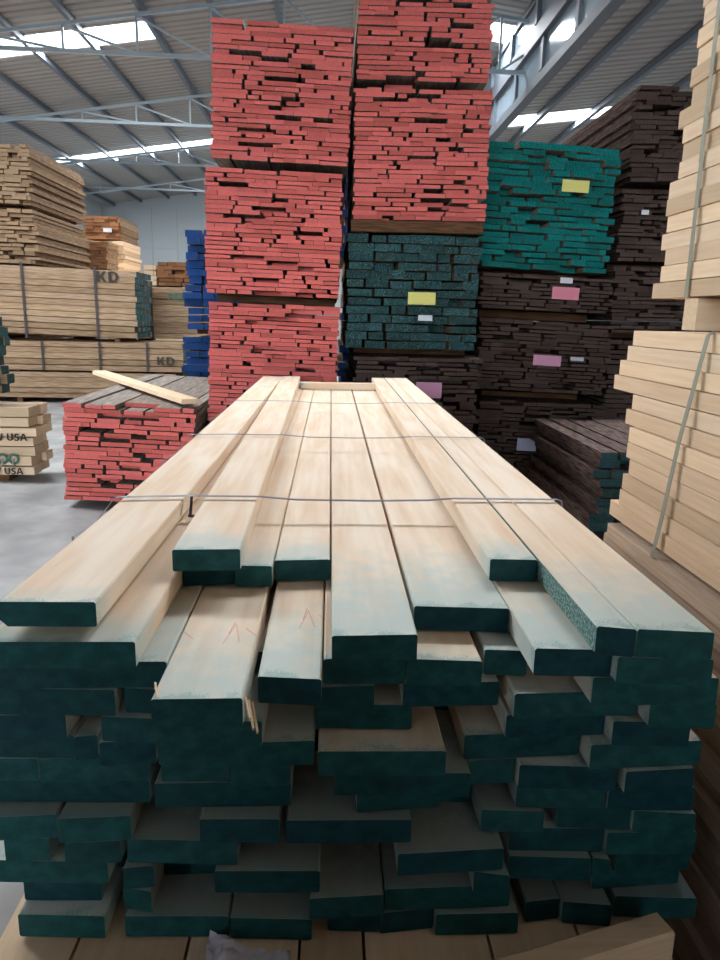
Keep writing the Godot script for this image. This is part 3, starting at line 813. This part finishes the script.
# ---------------------------------------------------------------- packs whose long faces look this way
func long_packs() -> void:
	var kd := {"kind": "kd", "bw": [0.16, 0.26], "gap": 0.15, "thin": 0.84, "jz": 0.05, "edge": 0.012, "turn": 90.0}
	var P := func(src: Dictionary, more: Dictionary) -> Node3D:
		var d := src.duplicate()
		d.merge(more, true)
		return pack(d)
	# at = middle of the bottom edge of the end that faces +x
	var up: Node3D = P.call(kd, {"called": "brown_lumber_pack", "label": "long tan pack stencilled KD with green ends, on top of two others", "at": Vector3(-3.25, 1.11, -13.05), "w": 1.1, "h": 1.09, "len": 4.8, "layers": 11, "seed": 41, "tip": 1.6})
	lettering(up, "KD", Vector3(-3.70, 2.10, -12.475), 0.17, M.ink, 1.25)
	var lo1: Node3D = P.call(kd, {"called": "brown_lumber_pack", "label": "long tan strapped pack stencilled KD, between floor pack and upper pack", "at": Vector3(-2.5, 0.56, -13.05), "w": 1.1, "h": 0.49, "len": 5.6, "layers": 5, "seed": 42})
	lettering(lo1, "KD", Vector3(-2.80, 0.74, -12.475), 0.14, M.ink, 1.25)
	P.call(kd, {"called": "brown_lumber_pack", "label": "long tan strapped pack lowest on the floor, below two KD packs", "at": Vector3(-2.6, 0.09, -13.05), "w": 1.1, "h": 0.44, "len": 5.5, "layers": 5, "seed": 43})
	for s in [[up, -5.08, 1.09, 2.31], [up, -3.90, 1.09, 2.27], [lo1, -4.84, 0.56, 1.05], [lo1, -3.89, 0.56, 1.05], [lo1, -3.1, 0.56, 1.05]]:
		var q := put("strap", box(Vector3(-0.02, 0, 0), Vector3(0.02, s[3] - s[2], 0.004)), s[0], M.dark_strap)
		q.global_transform = Transform3D(Basis.IDENTITY, Vector3(s[1], s[2], -12.472))
	bearers_z(Vector3(-2.6, 0.0, -13.05), 5.4, 0.088, 1.05, "floor bearer under the long tan packs", "bearers of the long tan packs")
	bearers_z(Vector3(-2.6, 0.53, -13.05), 5.4, 0.028, 1.05, "thin bearer between the two lower tan packs", "bearers of the long tan packs")
	bearers_z(Vector3(-3.3, 1.052, -13.05), 4.6, 0.05, 1.05, "bearer under the upper tan pack", "bearers of the long tan packs")
	var k2: Node3D = P.call(kd, {"called": "brown_lumber_pack", "label": "pinkish tan pack stencilled with green letters, behind the KD packs", "at": Vector3(-2.1, 1.06, -14.55), "w": 1.1, "h": 0.95, "len": 3.0, "layers": 9, "seed": 44})
	lettering(k2, "TAS", Vector3(-2.90, 1.83, -13.975), 0.14, M.ink_green, 1.1)
	var q2 := put("strap", box(Vector3(-0.018, 0, 0), Vector3(0.018, 0.95, 0.004)), k2, M.dark_strap)
	q2.global_transform = Transform3D(Basis.IDENTITY, Vector3(-3.35, 1.06, -13.972))
	P.call(kd, {"called": "brown_lumber_pack", "label": "tan pack on the floor under the green-lettered pack, mostly hidden", "at": Vector3(-2.1, 0.09, -14.55), "w": 1.1, "h": 0.91, "len": 3.0, "layers": 8, "seed": 45})
	bearers_z(Vector3(-2.1, 0.0, -14.55), 3.0, 0.088, 1.05, "floor bearer behind the long tan packs", "bearers of the green-lettered pack")
	bearers_z(Vector3(-2.1, 1.003, -14.55), 3.0, 0.053, 1.05, "bearer under the green-lettered pack", "bearers of the green-lettered pack")
	# stencilled pack on the floor nearer by
	var near: Node3D = P.call(kd, {"called": "cream_stencilled_pack", "label": "cream pack with dark and green stencils on the concrete floor", "kind": "pale", "at": Vector3(-2.66, 0.06, -6.8), "w": 0.4, "h": 0.63, "len": 2.6, "layers": 7, "seed": 46, "jz": 0.08, "thin": 0.78})
	lettering(near, "W USA", Vector3(-2.90, 0.415, -6.575), 0.065, M.ink, 1.1)
	lettering(near, "W USA", Vector3(-2.95, 0.10, -6.575), 0.06, M.ink, 1.1)
	for x in [-2.985, -2.885]:
		var ring := TorusMesh.new()
		ring.inner_radius = 0.030
		ring.outer_radius = 0.052
		ring.rings = 16
		ring.ring_segments = 6
		var o := put("emblem_ring", ring, near, M.ink_green)
		o.global_transform = Transform3D(Basis(Vector3.RIGHT, PI / 2).scaled(Vector3(1, 1, 0.12)), Vector3(x, 0.215, -6.577))
		paper(near, Vector3(x, 0.19, -6.585), Vector2(0.085, 0.075), M.white, "emblem_ground", "white stencil ground")
	bearers_z(Vector3(-2.7, 0.0, -6.8), 2.4, 0.058, 0.38, "floor bearer under the stencilled cream pack", "bearers of the stencilled pack")
	var nu: Node3D = P.call(kd, {"called": "cream_stencilled_pack", "label": "green-ended cream pack stacked on the stencilled cream pack", "kind": "kd", "at": Vector3(-3.0, 0.78, -6.86), "w": 0.34, "h": 0.70, "len": 2.4, "layers": 8, "seed": 47, "jz": 0.1})
	nu.position.y = 0.78
	bearers_z(Vector3(-2.95, 0.695, -6.86), 2.2, 0.083, 0.34, "bearer on the stencilled cream pack", "bearers of the stencilled pack")
	# weathered tower, ends this way
	var straw := {"kind": "straw", "bw": [0.14, 0.28], "gap": 0.4, "thin": 0.66, "jz": 0.12, "edge": 0.05, "len": 3.0, "hollow": 0.1}
	P.call(straw, {"called": "weathered_lumber_pack", "label": "topmost pack of the tall straw-coloured weathered tower", "at": Vector3(-6.05, 3.42, -14.0), "w": 1.2, "h": 1.02, "layers": 14, "seed": 51, "roll": -1.5})
	P.call(straw, {"called": "weathered_lumber_pack", "label": "second pack of the tall straw-coloured weathered tower", "at": Vector3(-6.05, 2.38, -14.0), "w": 1.24, "h": 0.96, "layers": 13, "seed": 52, "roll": -1.0})
	P.call(straw, {"called": "weathered_lumber_pack", "label": "third pack of the tall straw-coloured weathered tower, mostly hidden", "at": Vector3(-6.05, 1.24, -14.0), "w": 1.2, "h": 1.05, "layers": 12, "seed": 53})
	P.call(straw, {"called": "weathered_lumber_pack", "label": "bottom pack of the tall straw-coloured weathered tower, hidden", "at": Vector3(-6.05, 0.09, -14.0), "w": 1.2, "h": 1.08, "layers": 12, "seed": 54})
	for q in [[0.0, 0.088], [1.18, 0.055], [2.30, 0.066], [3.35, 0.05]]:
		bearers(Vector3(-6.05, q[0], -14.0), 1.1, q[1], 3.0, 0.0, "bearer in the straw-coloured weathered tower", "bearers of the weathered tower")
	# smaller stacks farther back
	var back := {"kind": "bark", "bw": [0.12, 0.26], "gap": 0.3, "thin": 0.8, "jz": 0.05, "edge": 0.03, "len": 1.6, "hollow": 0.05}
	var sp: Node3D = P.call(back, {"called": "short_lumber_pack", "label": "small top pack with a white tag before the grey back wall", "at": Vector3(-5.40, 3.2, -18.0), "w": 0.86, "h": 0.52, "layers": 7, "seed": 55})
	paper(sp, Vector3(-5.26, 3.40, -17.97), Vector2(0.2, 0.09), M.white, "paper_tag", "white paper tag")
	P.call(back, {"called": "short_lumber_pack", "label": "cream-sided pack under the small tagged pack before the back wall", "kind": "cream", "at": Vector3(-5.38, 2.47, -18.0), "w": 0.9, "h": 0.7, "layers": 7, "seed": 56})
	P.call(back, {"called": "short_lumber_pack", "label": "orange-ended pack low beside the straw-coloured tower", "at": Vector3(-5.42, 2.48, -17.0), "w": 0.8, "h": 0.58, "layers": 9, "seed": 57, "len": 0.9})
	P.call(back, {"called": "short_lumber_pack", "label": "tall cream base stack hidden behind the KD packs", "kind": "cream", "at": Vector3(-5.13, 0.0, -17.0), "w": 1.64, "h": 2.46, "layers": 16, "seed": 58, "len": 2.9})
	P.call(back, {"called": "short_lumber_pack", "label": "brown-ended block on a cream stack before the back wall", "kind": "bark", "at": Vector3(-3.55, 2.14, -17.0), "w": 0.72, "h": 0.52, "layers": 6, "seed": 59})
	P.call(back, {"called": "short_lumber_pack", "label": "cream stack carrying the brown-ended block", "kind": "cream", "at": Vector3(-3.45, 0.0, -17.0), "w": 1.5, "h": 2.12, "layers": 14, "seed": 60, "len": 2.0})
	P.call(back, {"called": "short_lumber_pack", "label": "pinkish cream block between tagged stack and brown-ended block", "kind": "cream", "at": Vector3(-4.09, 2.14, -17.0), "edge": 0.008, "w": 0.26, "h": 0.45, "layers": 4, "seed": 61})

func bearers_z(at: Vector3, length: float, h: float, w: float, label: String, group: String) -> void:
	# bearers across packs that run along x; at = middle of the +x end
	for k in 3:
		var x := at.x - 0.3 - (length - 0.6) * k / 2.0
		var o := put(numbered("timber_bearer"), box(Vector3(-0.045, 0, -w / 2), Vector3(0.045, h, w / 2)), self, M.bearer)
		o.position = Vector3(x, at.y, at.z)
		tag(o, label, "bearer", group)

# ---------------------------------------------------------------- scene
const SKYLIGHT := 16.0

func _ready() -> void:
	# camera: 1.55 m above the floor, looking a little down
	var cam := Camera3D.new()
	cam.name = "camera"
	add_child(cam)
	var f := Vector3(0.04253542, -0.2215485, -0.97422123)
	var r := Vector3(0.9990315, 0.02042199, 0.03897448)
	var u := Vector3(-0.0112608, 0.97493549, -0.22220259)
	cam.transform = Transform3D(Basis(r, u, -f), Vector3(0, 1.55, 0))
	cam.fov = 67.38
	cam.near = 0.05
	cam.far = 200.0
	cam.current = true
	# overcast daylight outside
	var env := Environment.new()
	var sky := Sky.new()
	var air := ProceduralSkyMaterial.new()
	air.sky_top_color = Color(0.80, 0.86, 0.92)
	air.sky_horizon_color = Color(0.92, 0.94, 0.95)
	air.ground_bottom_color = Color(0.42, 0.42, 0.42)
	air.ground_horizon_color = Color(0.62, 0.62, 0.62)
	air.sky_energy_multiplier = 3.0
	sky.sky_material = air
	env.background_mode = Environment.BG_SKY
	env.sky = sky
	env.tonemap_mode = Environment.TONE_MAPPER_LINEAR
	env.tonemap_exposure = 1.13
	env.sdfgi_enabled = true
	env.ssao_enabled = true
	env.ssil_enabled = true
	var we := WorldEnvironment.new()
	we.name = "world_environment"
	we.environment = env
	add_child(we)
	make_materials()
	building()
	close_pack()
	pale_pack_under()
	side_stack()
	towers()
	long_packs()
	added_shade_packs()
